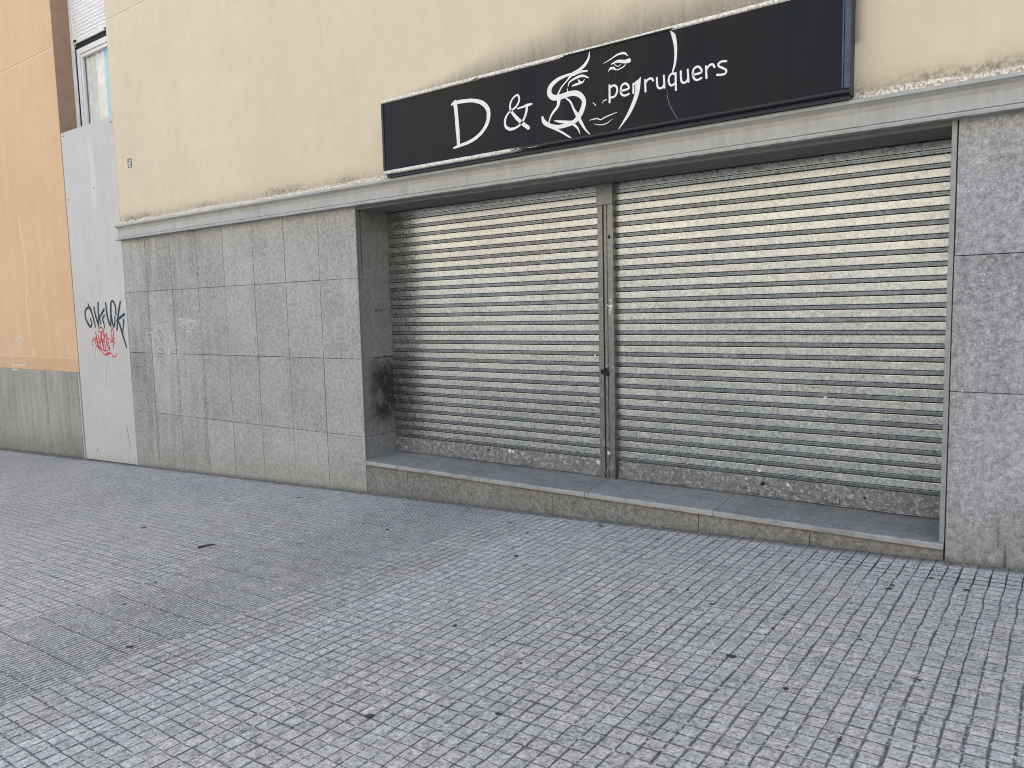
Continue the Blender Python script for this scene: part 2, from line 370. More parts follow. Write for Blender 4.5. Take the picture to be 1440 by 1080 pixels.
GRAN_S = mat_granite('scorched_granite', (.21, .203, .185), (.1, .09, .07), .9, .3, scorch=True)
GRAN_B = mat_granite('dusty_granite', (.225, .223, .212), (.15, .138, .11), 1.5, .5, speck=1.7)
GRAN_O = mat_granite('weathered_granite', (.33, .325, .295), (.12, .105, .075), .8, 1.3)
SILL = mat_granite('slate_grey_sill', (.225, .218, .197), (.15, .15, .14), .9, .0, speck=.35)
MORTAR = mat_plain('mortar', (.045, .043, .038), .95, 0, .2, 20, .4)
PALE = mat_plain('pale_groove_paint', (.78, .72, .58), .9, 0, .1, 10)
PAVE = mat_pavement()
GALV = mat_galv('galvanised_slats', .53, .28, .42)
GALV_D = mat_galv('grimy_galvanised_plate', .35, .5, .7, 1.)
POST = mat_galv('worn_steel_post', .22, .38, .45)
def mat_lintel():
    m = M('grey_painted_steel'); x, y, z = m.xyz()
    v = m.noise(1., 5, .7, vec=m.scale((22, 22, .8))); n = m.noise(5, 5, .6); v2 = m.noise(1., 4, .7, vec=m.scale((60, 60, 1.2)))
    f = m.ma('ADD', m.mr(v, .3, .7, .93, 1.07), m.mr(n, .3, .7, -.06, .06))
    c = gain(m, (.40, .405, .385), f)
    c = m.mix(m.ma('MULTIPLY', m.mr(v2, .6, .75), .3), c, m.vec(.55, .545, .49))
    c = m.mix(m.ma('MULTIPLY', m.mr(m.noise(3, 5, .7), .55, .72), .4), c, m.vec(.27, .26, .21))
    c = m.mix(m.ma('MULTIPLY', m.mr(z, 1.01, .985), m.mr(m.noise(20, 4), .4, .6, .1, .5)), c, m.vec(.16, .145, .1))
    return m.done(c, .55, 0, m.bump(n, .04, .004), .4)
LINTEL = mat_lintel()
SOFFIT = mat_plain('dark_grey_soffit_paint', (.15, .155, .15), .7, 0, .12, 4)
ALU = mat_plain('aluminium_corner_trim', (.30, .305, .30), .5, .2, .12, 12)
def mat_panel():
    m = M('light_grey_sheet_paint'); x, y, z = m.xyz()
    n = m.noise(2.2, 5, .6); v = m.noise(1., 4, .6, vec=m.scale((12, 12, .6)))
    c = gain(m, (.52, .512, .495), m.ma('ADD', m.mr(n, .3, .7, .95, 1.04), m.mr(v, .3, .7, -.03, .03)))
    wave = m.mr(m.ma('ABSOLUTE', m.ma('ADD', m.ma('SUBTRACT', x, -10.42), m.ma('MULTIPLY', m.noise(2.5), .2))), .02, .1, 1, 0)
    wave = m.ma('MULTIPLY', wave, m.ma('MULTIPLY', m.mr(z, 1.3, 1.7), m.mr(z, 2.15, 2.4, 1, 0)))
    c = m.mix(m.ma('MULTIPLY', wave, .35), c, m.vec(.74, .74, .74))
    hh = m.ma('SUBTRACT', z, m.ma('ADD', GA, m.ma('MULTIPLY', x, GB)))
    c = m.mix(m.ma('MULTIPLY', m.mr(m.ma('ADD', hh, m.ma('MULTIPLY', v, .1)), .03, .2, 1, 0), .45), c, m.vec(.42, .4, .35))
    c = m.mix(m.ma('MULTIPLY', m.mr(m.noise(8, 5, .7), .64, .74), .4), c, m.vec(.45, .45, .43))
    c = m.mix(m.ma('MULTIPLY', m.mr(m.noise(2.7, 2, .4), .6, .66), .07), c, m.vec(.45, .47, .5))
    return m.done(c, .5, 0, m.bump(m.noise(1.6, 2), .12, .03), .35)
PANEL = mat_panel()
def mat_signface():
    m = M('black_vinyl_sign_face'); x, y, z = m.xyz()
    v = m.noise(1., 4, .6, vec=m.scale((5, 5, .7))); v2 = m.noise(1., 4, .7, vec=m.scale((55, 55, 1.)))
    c = m.mix(m.mr(v, .38, .62), m.vec(.009, .010, .011), m.vec(.006, .009, .018))
    c = m.mix(m.ma('MULTIPLY', m.mr(v2, .55, .75), .3), c, m.vec(.04, .038, .032))
    return m.done(c, m.mr(v, .3, .7, .3, .45), 0, m.bump(m.noise(1.2, 2), .12, .02), .16)
SIGN = mat_signface()
def mat_signtrim(name, k, thr):
    m = M(name); x, y, z = m.xyz()
    n = m.noise(1., 5, .75, vec=m.scale((5., 30, 30))); n2 = m.noise(60, 3, .7)
    xx = m.mr(x, *k) if k else m.ma('ADD', m.ma('ADD', .10, m.mr(x, -3.15, -2.95, 0, -.3)), m.mr(x, -2.3, -2.1, 0, .4))
    w = m.mr(m.ma('ADD', m.ma('ADD', n, m.ma('MULTIPLY', m.ma('SUBTRACT', n2, .5), .12)), xx), thr, thr+.02)
    if k is None: w = m.ma('MAXIMUM', w, m.ma('MULTIPLY', m.mr(z, 1.8195, 1.8215), m.mr(n2, .3, .4)))
    c = m.mix(w, m.vec(.013, .014, .017), m.mix(m.mr(n2, .35, .6), m.vec(.5, .45, .36), m.vec(.86, .85, .80)))
    return m.done(c, .45, 0, m.bump(w, .3, .002), .4)
TRIM_T = mat_signtrim('peeling_top_trim', None, .5)
TRIM_B = mat_signtrim('peeling_bottom_trim', (-3.9, -3.0, .13, -.22), .5)
TRIM_S = mat_plain('dark_blue_sign_edge', (.014, .022, .04), .4, .2, .3, 20)
def mat_letter():
    m = M('white_cut_vinyl'); n = m.noise(24, 4, .6)
    return m.done(gain(m, (.82, .82, .82), m.mr(n, .3, .7, .95, 1.03)), .5, 0, None, .3)
LETTER = mat_letter()
def mat_spray(name, col, k=1.3):
    m = M(name); d = m.attr('paint'); n = m.noise(60, 3, .7)
    a = m.ma('MULTIPLY', m.mr(d, .0, .34), m.mr(n, .25, .5, .82*k, k), clamp=True)
    return m.done(col, .7, 0, None, .3, a)
SP_BLACK = mat_spray('blue_black_spray', (.018, .05, .075), 1.5)
SP_RED = mat_spray('red_spray', (.55, .03, .05), 1.4)
SP_DRIP = mat_spray('thin_red_drip', (.45, .12, .13), .6)
SP_WHITE = mat_spray('white_chalky_spray', (.75, .75, .73), .8)
SP_FAINT = mat_spray('faint_white_rub', (.75, .75, .73), .6)
SP_GREY = mat_spray('faded_grey_line', (.16, .18, .21), .7)
FRAME = mat_plain('white_window_frame', (.76, .76, .75), .4, 0, .04, 6)
BLIND = mat_plain('white_blind_slats', (.84, .835, .83), .5, 0, .05, 5)
CURT = mat_plain('beige_curtain', (.85, .83, .77), .9, 0, .1, 6)
SKY_STRIP = mat_plain('painted_sky_reflection', (.42, .66, .78), .9, 0, .05, 6)  # pale blue colour painting the sky's reflection in the pane
DARK = mat_plain('dark_gap', (.02, .02, .02), .8)
def mat_glass():
    m = M('window_glass'); t = m.t; g = t.nodes.new('ShaderNodeBsdfGlossy'); g.inputs['Roughness'].default_value = .02
    tr = t.nodes.new('ShaderNodeBsdfTransparent'); tr.inputs[0].default_value = (.9, .93, .93, 1)
    lw = t.nodes.new('ShaderNodeLayerWeight'); mx = t.nodes.new('ShaderNodeMixShader'); k = m.ma('ADD', m.ma('MULTIPLY', m.ma('POWER', lw.outputs['Facing'], 4.), .5), .04)
    t.links.new(k, mx.inputs[0]); t.links.new(tr.outputs[0], mx.inputs[1]); t.links.new(g.outputs[0], mx.inputs[2]); t.links.new(mx.outputs[0], m.out.inputs[0])
    return m.m
GLASS = mat_glass()
GUM = mat_plain('trodden_gum', (.035, .036, .04), .6, 0, .25, 60)
TWIG = mat_plain('dry_twig', (.05, .04, .03), .9, 0, .2, 40)
GRIT = mat_plain('pale_grit', (.5, .47, .42), .9, 0, .3, 60)
BOXB = mat_plain('brown_box_rim', (.2, .15, .09), .9, 0, .3, 40)
RUST = mat_plain('rust', (.15, .095, .06), .9, 0, .4, 60)
RUST_D = mat_plain('dark_rusty_metal', (.04, .03, .022), .8, 0, .4, 60)
STICK = mat_plain('torn_white_sticker', (.66, .66, .64), .7, 0, .05, 30)
ASPH = mat_plain('asphalt', (.055, .055, .055), .9, 0, .2, 3, .4)
KERB = mat_plain('concrete_kerb', (.3, .3, .29), .85, 0, .12, 4, .3)
FARW = mat_plain('sunlit_cream_wall', (.60, .545, .44), .9, 0, .06, 1)
FARB = mat_plain('stone_shopfront_base', (.19, .195, .195), .8, 0, .15, 1)
FARG = mat_plain('dark_window_panes', (.03, .035, .04), .15, 0, .05, 1)
import json
BK = json.loads('''{"D":[[[-4.1654,1.6615,0.0124],[-4.1438,1.6721,0.0185],[-4.0974,1.6721,0.0259],[-4.0021,1.6659,0.0256],[-3.9209,1.6516,0.0266],[-3.8495,1.6227,0.0301],[-3.7994,1.576,0.0336],[-3.7869,1.5256,0.0336],[-3.8009,1.4644,0.0301],[-3.8575,1.4003,0.0267],[-3.9567,1.3506,0.0233],[-4.082,1.3284,0.0212],[-4.1543,1.3185,0.0138]],[[-4.1267,1.6753,0.0346],[-4.1179,1.5836,0.0346],[-4.1116,1.4891,0.0347],[-4.1048,1.388,0.0311],[-4.1054,1.3317,0.0287]]],"amp":[[[-3.5034,1.5197,0.0093],[-3.4453,1.5255,0.0151],[-3.4084,1.5297,0.0196],[-3.3718,1.5314,0.0115]],[[-3.4158,1.528,0.0197],[-3.426,1.4745,0.0186],[-3.4594,1.4186,0.0163],[-3.5125,1.3842,0.0153],[-3.5769,1.3782,0.0201],[-3.6204,1.4046,0.0202],[-3.6266,1.4514,0.0178],[-3.6,1.4946,0.0142],[-3.5576,1.5171,0.0141],[-3.5117,1.5416,0.0152],[-3.4866,1.5841,0.0151],[-3.4983,1.6183,0.0139],[-3.5283,1.6149,0.0128],[-3.5647,1.5831,0.0141],[-3.5738,1.5316,0.0176],[-3.5325,1.4716,0.0235],[-3.4707,1.4117,0.0269],[-3.4056,1.3616,0.0256]]],"face":[[[-3.0252,1.6818,0.0152],[-3.1278,1.6668,0.0237],[-3.1964,1.6291,0.0324],[-3.2115,1.5823,0.0367],[-3.1782,1.5445,0.0381],[-3.1133,1.5378,0.0364],[-3.0279,1.5455,0.0347],[-2.961,1.53,0.0358],[-2.9186,1.4845,0.0316],[-2.9211,1.4366,0.033],[-2.9537,1.3798,0.036],[-2.9979,1.3431,0.0293],[-3.0661,1.3301,0.0295],[-3.1351,1.3269,0.0255],[-3.2178,1.3498,0.0285],[-3.2639,1.3844,0.0286],[-3.2774,1.4189,0.0172]],[[-2.8641,1.8064,0.004],[-2.873,1.7595,0.0162],[-2.9063,1.72,0.0218],[-2.958,1.6934,0.0205],[-3.0084,1.6785,0.0207],[-3.0582,1.6395,0.0097],[-3.1033,1.6047,0.0098],[-3.1344,1.5613,0.0126]],[[-2.8841,1.6767,0.0095],[-2.9417,1.6812,0.015],[-3.0002,1.672,0.0165]],[[-2.8751,1.6273,0.0068],[-2.9257,1.6507,0.0164],[-2.9839,1.6447,0.0151],[-3.0347,1.6267,0.0097],[-3.048,1.598,0.0042]],[[-3.01,1.5964,0.0097],[-2.9764,1.6005,0.0151],[-2.9265,1.6049,0.011],[-2.908,1.6219,0.0055]],[[-2.9592,1.6297,0.0069],[-2.9495,1.6141,0.0123],[-2.9305,1.607,0.0082]],[[-3.0541,1.5886,0.0028],[-3.0532,1.5501,0.0111]],[[-3.1263,1.5387,0.0308],[-3.1388,1.4775,0.0225],[-3.1833,1.4355,0.017],[-3.2105,1.3972,0.0114],[-3.2238,1.3565,0.0086]],[[-3.0724,1.5256,0.0098],[-3.029,1.4865,0.0139],[-3.003,1.4333,0.0153],[-2.9704,1.3791,0.025],[-2.9316,1.3103,0.0194],[-2.8992,1.2636,0.0111],[-2.8547,1.2188,0.0055]],[[-3.1723,1.3768,0.0043],[-3.1171,1.3608,0.0183],[-3.0487,1.3478,0.0168],[-2.998,1.3417,0.0139]],[[-3.0151,1.3305,0.0182],[-2.9736,1.2946,0.0139],[-2.951,1.2472,0.0035]],[[-3.2224,1.3419,0.0114],[-3.1357,1.3,0.0142],[-3.076,1.2626,0.0127],[-3.0213,1.2248,0.0084]],[[-2.7532,1.6992,0.002],[-2.6993,1.7156,0.0066],[-2.6444,1.7355,0.0106],[-2.5905,1.7374,0.0144],[-2.5602,1.7133,0.0052]],[[-2.6879,1.6827,0.0066],[-2.6372,1.6923,0.0172],[-2.5835,1.6787,0.0223],[-2.5514,1.6787,0.0288]],[[-2.7137,1.6364,0.002],[-2.6922,1.6588,0.012],[-2.6495,1.637,0.0066],[-2.603,1.643,0.0079],[-2.5776,1.6577,0.0053]],[[-2.7041,1.6479,0.008],[-2.6726,1.6569,0.0106],[-2.6571,1.6472,0.004]],[[-2.6684,1.6807,0.0033],[-2.6376,1.6566,0.0053],[-2.6143,1.6678,0.004]],[[-2.8405,1.4495,0.0034],[-2.8189,1.4266,0.0075]],[[-2.7649,1.4309,0.0027],[-2.7519,1.4462,0.0061],[-2.7296,1.4497,0.0054]],[[-2.8718,1.3312,0.0034],[-2.8082,1.3332,0.0082],[-2.7801,1.3205,0.0061],[-2.7359,1.3337,0.0074],[-2.6474,1.3501,0.0034]],[[-2.8314,1.2986,0.0027],[-2.7766,1.2844,0.0055],[-2.7286,1.2884,0.0054],[-2.6848,1.3104,0.002]],[[-2.4622,1.5523,0.0039],[-2.4828,1.5092,0.034],[-2.49,1.4581,0.0302],[-2.514,1.3965,0.0277],[-2.5565,1.3242,0.0226],[-2.5954,1.2772,0.0147],[-2.6403,1.2292,0.0027]]],"text":[[[-2.7053,1.5437,0.0151],[-2.7059,1.4277,0.0152]],[[-2.6985,1.5284,0.0151],[-2.6725,1.5361,0.0151],[-2.6487,1.5206,0.015],[-2.6474,1.4873,0.015],[-2.6649,1.4611,0.0151],[-2.6994,1.4584,0.0152]],[[-2.6149,1.4888,0.015],[-2.5582,1.4929,0.0149],[-2.5597,1.5165,0.0149],[-2.5831,1.5325,0.0149],[-2.6086,1.5227,0.015],[-2.6183,1.4894,0.015],[-2.6092,1.4643,0.015],[-2.5839,1.4524,0.015],[-2.5544,1.4573,0.0149]],[[-2.5187,1.5182,0.0148],[-2.5193,1.4568,0.0149]],[[-2.5163,1.5105,0.0148],[-2.4954,1.5261,0.0148],[-2.4747,1.533,0.0147]],[[-2.4297,1.5265,0.0147],[-2.4278,1.451,0.0147]],[[-2.4274,1.5082,0.0147],[-2.4053,1.5269,0.0146],[-2.3811,1.5272,0.0146],[-2.3715,1.5119,0.0146]],[[-2.3426,1.5241,0.0145],[-2.3397,1.4739,0.0145],[-2.3254,1.4535,0.0145],[-2.3016,1.4541,0.0145],[-2.2904,1.4718,0.0145]],[[-2.2917,1.5284,0.0144],[-2.2873,1.45,0.0145]],[[-2.2073,1.5294,0.0143],[-2.2053,1.4194,0.0143]],[[-2.2089,1.5193,0.0143],[-2.2306,1.5305,0.0143],[-2.2525,1.5137,0.0144],[-2.2557,1.4793,0.0144],[-2.2386,1.455,0.0144],[-2.2106,1.4638,0.0143]],[[-2.1703,1.5326,0.0142],[-2.1673,1.4765,0.0143],[-2.1536,1.4565,0.0142],[-2.1307,1.4591,0.0142],[-2.1185,1.4775,0.0142]],[[-2.1214,1.5333,0.0141],[-2.1155,1.4562,0.0142]],[[-2.0837,1.4935,0.0141],[-2.0291,1.4979,0.014],[-2.0329,1.5246,0.014],[-2.0552,1.5393,0.014],[-2.0792,1.5283,0.0141],[-2.0867,1.4955,0.0141],[-2.0755,1.4672,0.0141],[-2.0552,1.4551,0.0141],[-2.0269,1.462,0.014]],[[-1.9959,1.5287,0.0139],[-1.9921,1.4566,0.014]],[[-1.9937,1.5079,0.0139],[-1.9739,1.5297,0.0139],[-1.9505,1.5325,0.0139],[-1.9388,1.5139,0.0138]],[[-1.8605,1.5343,0.0137],[-1.8905,1.5377,0.0138],[-1.9114,1.5286,0.0138],[-1.9084,1.5125,0.0138],[-1.8832,1.4961,0.0138],[-1.861,1.4783,0.0137],[-1.8673,1.4594,0.0138],[-1.8939,1.4566,0.0138],[-1.9206,1.4618,0.0138]]],"hair":[[[-2.2451,1.8062,0.0021],[-2.222,1.7719,0.0263],[-2.2098,1.7208,0.0235],[-2.2053,1.6645,0.0194],[-2.2109,1.5962,0.0167],[-2.2227,1.5568,0.0125],[-2.2321,1.5294,0.0056]]],"faint":[[[-2.27,1.4398,0.0028],[-2.2625,1.3679,0.0042],[-2.2314,1.292,0.0042],[-2.1911,1.229,0.0028]]],"black":[[[-10.9185,0.2044,0.0161],[-10.8756,0.1424,0.0233],[-10.8263,0.0743,0.0232]],[[-10.8378,0.1193,0.0197],[-10.9272,0.1524,0.0197],[-11.0164,0.0999,0.0235],[-11.0182,0.0093,0.0235],[-10.9631,-0.0637,0.0253],[-10.8985,-0.1112,0.0217],[-10.8529,-0.0646,0.0198],[-10.886,-0.0013,0.0162]],[[-10.8335,0.0878,0.0215],[-10.7933,-0.0113,0.0233],[-10.7532,-0.1101,0.0179]],[[-10.7577,0.149,0.0213],[-10.7221,0.0236,0.0231],[-10.6595,-0.1062,0.0178]],[[-10.633,0.2084,0.0229],[-10.6475,0.0493,0.023],[-10.6644,-0.1017,0.0196]],[[-10.483,0.1172,0.0228],[-10.6113,0.0222,0.0212],[-10.6751,-0.0304,0.0178]],[[-10.6233,0.0046,0.0195],[-10.5993,-0.0754,0.016]],[[-10.49,0.0382,0.0211],[-10.5394,-0.0096,0.0176],[-10.5144,-0.0584,0.0194],[-10.503,-0.1247,0.0141]],[[-10.4225,0.2034,0.0209],[-10.4076,0.0458,0.0245],[-10.3702,-0.0596,0.0227],[-10.3331,-0.108,0.0175]],[[-10.278,0.1914,0.0173],[-10.306,0.0443,0.0208],[-10.3289,-0.1036,0.0157]],[[-10.1729,0.0511,0.0207],[-10.1655,0.1457,0.0206],[-10.2203,0.2228,0.0172],[-10.2869,0.1916,0.019],[-10.3007,0.0443,0.0208],[-10.2534,-0.1084,0.0209],[-10.2083,-0.0436,0.0156],[-10.2033,0.0126,0.0173]],[[-10.0316,0.207,0.0204],[-10.1022,0.0586,0.024],[-10.1723,-0.1522,0.0208]],[[-9.9529,0.0461,0.0221],[-10.0616,0.0065,0.0206],[-10.154,-0.0312,0.0207]],[[-10.1164,-0.0359,0.0207],[-10.0528,-0.1654,0.0224],[-10.0019,-0.2858,0.0207],[-9.9515,-0.3842,0.0155]],[[-9.9778,-0.0304,0.0239],[-9.9945,-0.097,0.0171],[-10.0263,-0.1956,0.012]]],"red":[[[-10.8386,-0.2538,0.0135],[-10.8898,-0.3355,0.0136],[-10.8711,-0.3716,0.0136]],[[-10.7606,-0.1908,0.0135],[-10.7369,-0.2984,0.0135],[-10.6953,-0.4103,0.0135],[-10.6348,-0.2979,0.0134],[-10.5868,-0.3778,0.0134],[-10.5343,-0.4395,0.0134],[-10.4793,-0.297,0.0133]],[[-10.8403,-0.299,0.0136],[-10.7484,-0.2536,0.0135],[-10.7196,-0.3297,0.0135],[-10.6383,-0.2622,0.0134],[-10.5769,-0.1998,0.0133],[-10.5414,-0.253,0.0133],[-10.5655,-0.3242,0.0134],[-10.4849,-0.2175,0.0133],[-10.4381,-0.288,0.0132],[-10.406,-0.4289,0.0133]],[[-10.6583,-0.1329,0.0134],[-10.6661,-0.1819,0.0134],[-10.5275,-0.1644,0.0133],[-10.5972,-0.1198,0.0133],[-10.6583,-0.1329,0.0134]],[[-10.3009,-0.13,0.0131],[-10.3397,-0.2086,0.0131],[-10.304,-0.2654,0.0131],[-10.2696,-0.1911,0.0131],[-10.3009,-0.13,0.0131]],[[-10.4058,-0.2658,0.0132],[-10.252,-0.3307,0.0131]],[[-10.2597,-0.2652,0.0131],[-10.3755,-0.3246,0.0132]],[[-10.2958,-0.2698,0.0131],[-10.3057,-0.3925,0.0132]],[[-10.7284,-0.3612,0.0135],[-10.5973,-0.4672,0.0134],[-10.5099,-0.4925,0.0134],[-10.3971,-0.4641,0.0133],[-10.3322,-0.5071,0.0132],[-10.261,-0.5059,0.0132],[-10.219,-0.4614,0.0131]],[[-10.7542,-0.2895,0.0135],[-10.7328,-0.3882,0.0135],[-10.6641,-0.4233,0.0135]],[[-10.6825,-0.3071,0.0134],[-10.6412,-0.3962,0.0134],[-10.5718,-0.4222,0.0134],[-10.5888,-0.2976,0.0134]],[[-10.5352,-0.3062,0.0133],[-10.5169,-0.4215,0.0134],[-10.4638,-0.4297,0.0133]],[[-10.6071,-0.182,0.0133],[-10.6057,-0.2888,0.0134],[-10.5268,-0.2529,0.0133],[-10.5353,-0.1909,0.0133]],[[-10.464,-0.1998,0.0132],[-10.4653,-0.3235,0.0133],[-10.4262,-0.4203,0.0133]],[[-10.5253,-0.475,0.0134],[-10.4137,-0.4555,0.0133]],[[-10.7742,-0.1818,0.0135],[-10.7577,-0.2536,0.0135],[-10.7938,-0.3258,0.0135],[-10.7608,-0.3885,0.0135]],[[-10.7053,-0.2176,0.0134],[-10.6697,-0.3428,0.0134]],[[-10.6341,-0.2354,0.0134],[-10.595,-0.36,0.0134]]],"drip":[[[-10.8041,-0.389,0.0081],[-10.8165,-0.4886,0.0082]],[[-10.6826,-0.4236,0.0081],[-10.6984,-0.5451,0.0081]],[[-10.6079,-0.4763,0.0081],[-10.6309,-0.656,0.0081]],[[-10.519,-0.4927,0.008],[-10.576,-0.915,0.0082]],[[-10.3415,-0.4985,0.008],[-10.3609,-0.5783,0.008]],[[-10.7371,-0.4153,0.0081],[-10.7469,-0.4875,0.0081]],[[-10.4449,-0.4825,0.008],[-10.4565,-0.5804,0.008]],[[-10.5725,-0.4846,0.0081],[-10.5811,-0.5741,0.0081]]],"white":[[[-9.3358,-0.3453,0.0109],[-9.2611,-0.2805,0.0109],[-9.2888,-0.2065,0.0109],[-9.391,-0.1917,0.0109],[-9.4444,-0.2315,0.011],[-9.4302,-0.2962,0.011],[-9.3852,-0.3308,0.011]],[[-9.2884,-0.2036,0.0109],[-9.165,-0.2604,0.0108],[-9.0906,-0.3265,0.0108]],[[-9.2278,-0.1721,0.0108],[-9.2306,-0.1231,0.0108],[-9.1622,-0.099,0.0107],[-9.0746,-0.1335,0.0107],[-9.0264,-0.2133,0.0107]],[[-9.2278,-0.1721,0.0108],[-9.17,-0.1576,0.0108],[-9.1562,-0.2212,0.0108],[-9.1138,-0.3208,0.0108]],[[-8.9741,-0.2016,0.0106],[-9.012,-0.2987,0.0107],[-8.9966,-0.4055,0.0107]],[[-8.9055,-0.2016,0.0106],[-8.883,-0.2786,0.0106],[-8.9239,-0.4452,0.0107]],[[-8.7732,-0.1969,0.0105],[-8.8977,-0.3096,0.0106]],[[-8.8175,-0.24,0.0105],[-8.8451,-0.3457,0.0106]],[[-9.0868,-0.4379,0.0108],[-9.1889,-0.4129,0.0109],[-9.2023,-0.3736,0.0108],[-9.1037,-0.3559,0.0108],[-9.0355,-0.3962,0.0107],[-8.9868,-0.4423,0.0107],[-8.9118,-0.4489,0.0107]],[[-8.8795,-0.3779,0.0106],[-8.7077,-0.3779,0.0105],[-8.7425,-0.5316,0.0106]]],"white2":[[[-8.6801,-0.0548,0.0095],[-8.6326,-0.0222,0.0094],[-8.5746,-0.0417,0.0094],[-8.605,-0.079,0.0094],[-8.5829,-0.1244,0.0094]],[[-8.6581,-0.0314,0.0094],[-8.5136,-0.033,0.0093],[-8.5706,-0.0793,0.0094],[-8.4829,-0.0894,0.0093]],[[-8.4943,-0.0145,0.0093],[-8.4255,-0.034,0.0093],[-8.4707,-0.0726,0.0093],[-8.3773,-0.053,0.0093],[-8.345,-0.0626,0.0092],[-8.4,-0.1458,0.0093],[-8.5044,-0.0986,0.0094]],[[-8.5181,-0.0704,0.0094],[-8.4132,-0.0434,0.0093],[-8.2784,-0.0614,0.0092]],[[-8.6604,-0.107,0.0095],[-8.5866,-0.0698,0.0094]],[[-8.411,-0.0248,0.0093],[-8.3516,-0.0903,0.0093]],[[-8.5402,-0.1828,0.0094],[-8.4297,-0.183,0.0093]],[[-8.5117,-0.1594,0.0094],[-8.3966,-0.1877,0.0093]]],"white3":[[[-8.4081,-0.2857,0.0093],[-8.3298,-0.3317,0.0093],[-8.3039,-0.4244,0.0093]],[[-8.5105,-0.2204,0.0094],[-8.5241,-0.3334,0.0094]]],"line":[[[-9.318,0.246,0.0156],[-9.2869,0.2255,0.0195],[-9.1586,0.2076,0.0097],[-8.9952,0.1957,0.0115],[-8.8504,0.2034,0.0114],[-8.7708,0.2023,0.0151]]],"omark":[[[-13.5959,-0.6869,0.021],[-13.4896,-0.3695,0.0207],[-13.2779,-0.2703,0.0204],[-13.1214,-0.2383,0.0202],[-13.186,-0.3444,0.0203]],[[-13.6009,-0.7102,0.021],[-13.3667,-0.6952,0.0207],[-13.1097,-0.6979,0.0205],[-13.0782,-0.6475,0.0204]],[[-13.6306,-0.7713,0.021],[-13.4371,-0.7705,0.0208]]],"gum":[[-1.182,-1.82,0.0139],[-0.751,-0.56,0.009],[-0.592,-0.35,0.0091],[-0.41,-0.473,0.0104],[-1.689,-1.127,0.0078],[-1.119,-1.433,0.0066],[-1.124,-1.522,0.0049],[-0.455,-1.674,0.0054],[-0.886,-2.004,0.0083],[-3.197,-0.544,0.0134],[-2.803,-0.152,0.0159],[-2.945,-1.036,0.0121],[-1.965,-2.339,0.0065],[-1.779,-2.751,0.0071],[-2.209,-3.027,0.0132],[-1.912,-0.941,0.0083],[-2.279,-0.284,0.0097],[-4.273,-0.923,0.0118],[-3.838,-3.168,0.0119],[-4.76,-2.533,0.0103],[-4.526,-2.854,0.0094],[-6.345,-1.782,0.0175],[-0.757,-0.626,0.0125],[-0.617,-2.282,0.006],[-2.522,-2.146,0.0094],[-1.208,-2.738,0.005],[-1.495,-1.27,0.0073],[-0.739,-1.377,0.0062],[-5.988,-0.439,0.0154],[-0.44,-1.029,0.0047]],"twig":[[-5.253,-1.94],[-5.23,-1.878],[-5.212,-1.818]]}''')
SKY, SUNP, EXPO = .15, 3.6, 1.93
# ------------------------------------------------------------------ ground
def sheet(name, x0, x1, y0, y1, dz, mat, ny=2):
    v = []; f = []
    xs = [x0, -20, -12, -8, -4, 0, 4, 8, x1]; ys = [y0 + (y1-y0)*i/ny for i in range(ny+1)]
    for x in xs:
        for y in ys: v.append((x, y, gz(x)+dz))
    m = len(ys)
    for i in range(len(xs)-1):
        for j in range(m-1):
            a = i*m+j; f.append((a, a+m, a+m+1, a+1))
    me = bpy.data.meshes.new(name); me.from_pydata(v, [], f); me.update()
    return tag(link(name, me, mat), kind='structure')
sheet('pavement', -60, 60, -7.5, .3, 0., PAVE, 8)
sheet('ground', -200, 200, -140, 60, -.30, ASPH)
sheet('road', -60, 60, -13.6, -7.5, -.13, ASPH)
sheet('far_pavement', -60, 60, -17.5, -13.6, 0., KERB)
kb = MB()
for ya, yb in ((-7.66, -7.5), (-13.6, -13.45)):
    kb.box(-60, 60, ya, yb, -2, .0)
ko = kb.build('kerb', KERB)
for vv in ko.data.vertices: vv.co.z = gz(vv.co.x) + (.004 if vv.co.z > -1 else -.25)
tag(ko, kind='structure')

# ------------------------------------------------------------------ the shop building
shop = empty('shop_building', (-5, .2, gz(-5)), 'cream rendered building with a grey granite base and a shuttered shop front', 'building')
w = MB()
w.box(-9.884, 30, 0, .5, 1.02, 3.678).box(-9.884, 30, 0, .5, 3.702, 12)
w.build('rendered_wall', BEIGE, shop)
MB().box(-9.87, 30, .007, .45, 3.678, 3.702).build('wall_groove', PALE, shop)
core = MB()
core.box(-9.872, -5.532, .024, .5, -3, 1.02).box(-.57, 30, .024, .5, -3, 1.02)      # behind the cladding
core.box(-5.532, -.57, .03, .45, -3, -1.476)                                         # under the sill
core.box(-9.872, 30, .52, 10, -4, 12).box(-5.532, -.57, .44, .52, -3, 1.02)
core.build('masonry_core', MORTAR, shop)
def slabs(name, xs, zs, mat, y0=0., th=.022, gap=.0042, last=None):
    b = MB()
    for i in range(len(xs)-1):
        for j in range(len(zs)-1):
            o = random.uniform(-.0009, .0009); g = gap*random.uniform(.7, 1.5)
            b.box(xs[i]+g*.75, xs[i+1]-g*.75, y0+o, y0+th, zs[j+1]+g*.5, zs[j]-g*.5, random.random())
    return b.build(name, mat, shop, .0009, seg=1)
slabs('granite_cladding', [-9.884, -9.33, -8.76, -8.205, -7.675, -7.13, -6.592, -6.053, -5.5], [1.0, .323, -.448, -1.205, -2.4], GRAN)
slabs('granite_pier', [-.575, .43, 1.43, 2.43, 3.43, 4.4, 5.4], [1.0, .235, -.536, -2.0], GRAN_R)
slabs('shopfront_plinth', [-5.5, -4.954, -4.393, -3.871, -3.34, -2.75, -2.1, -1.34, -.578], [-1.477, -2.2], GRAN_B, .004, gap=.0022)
b = MB()
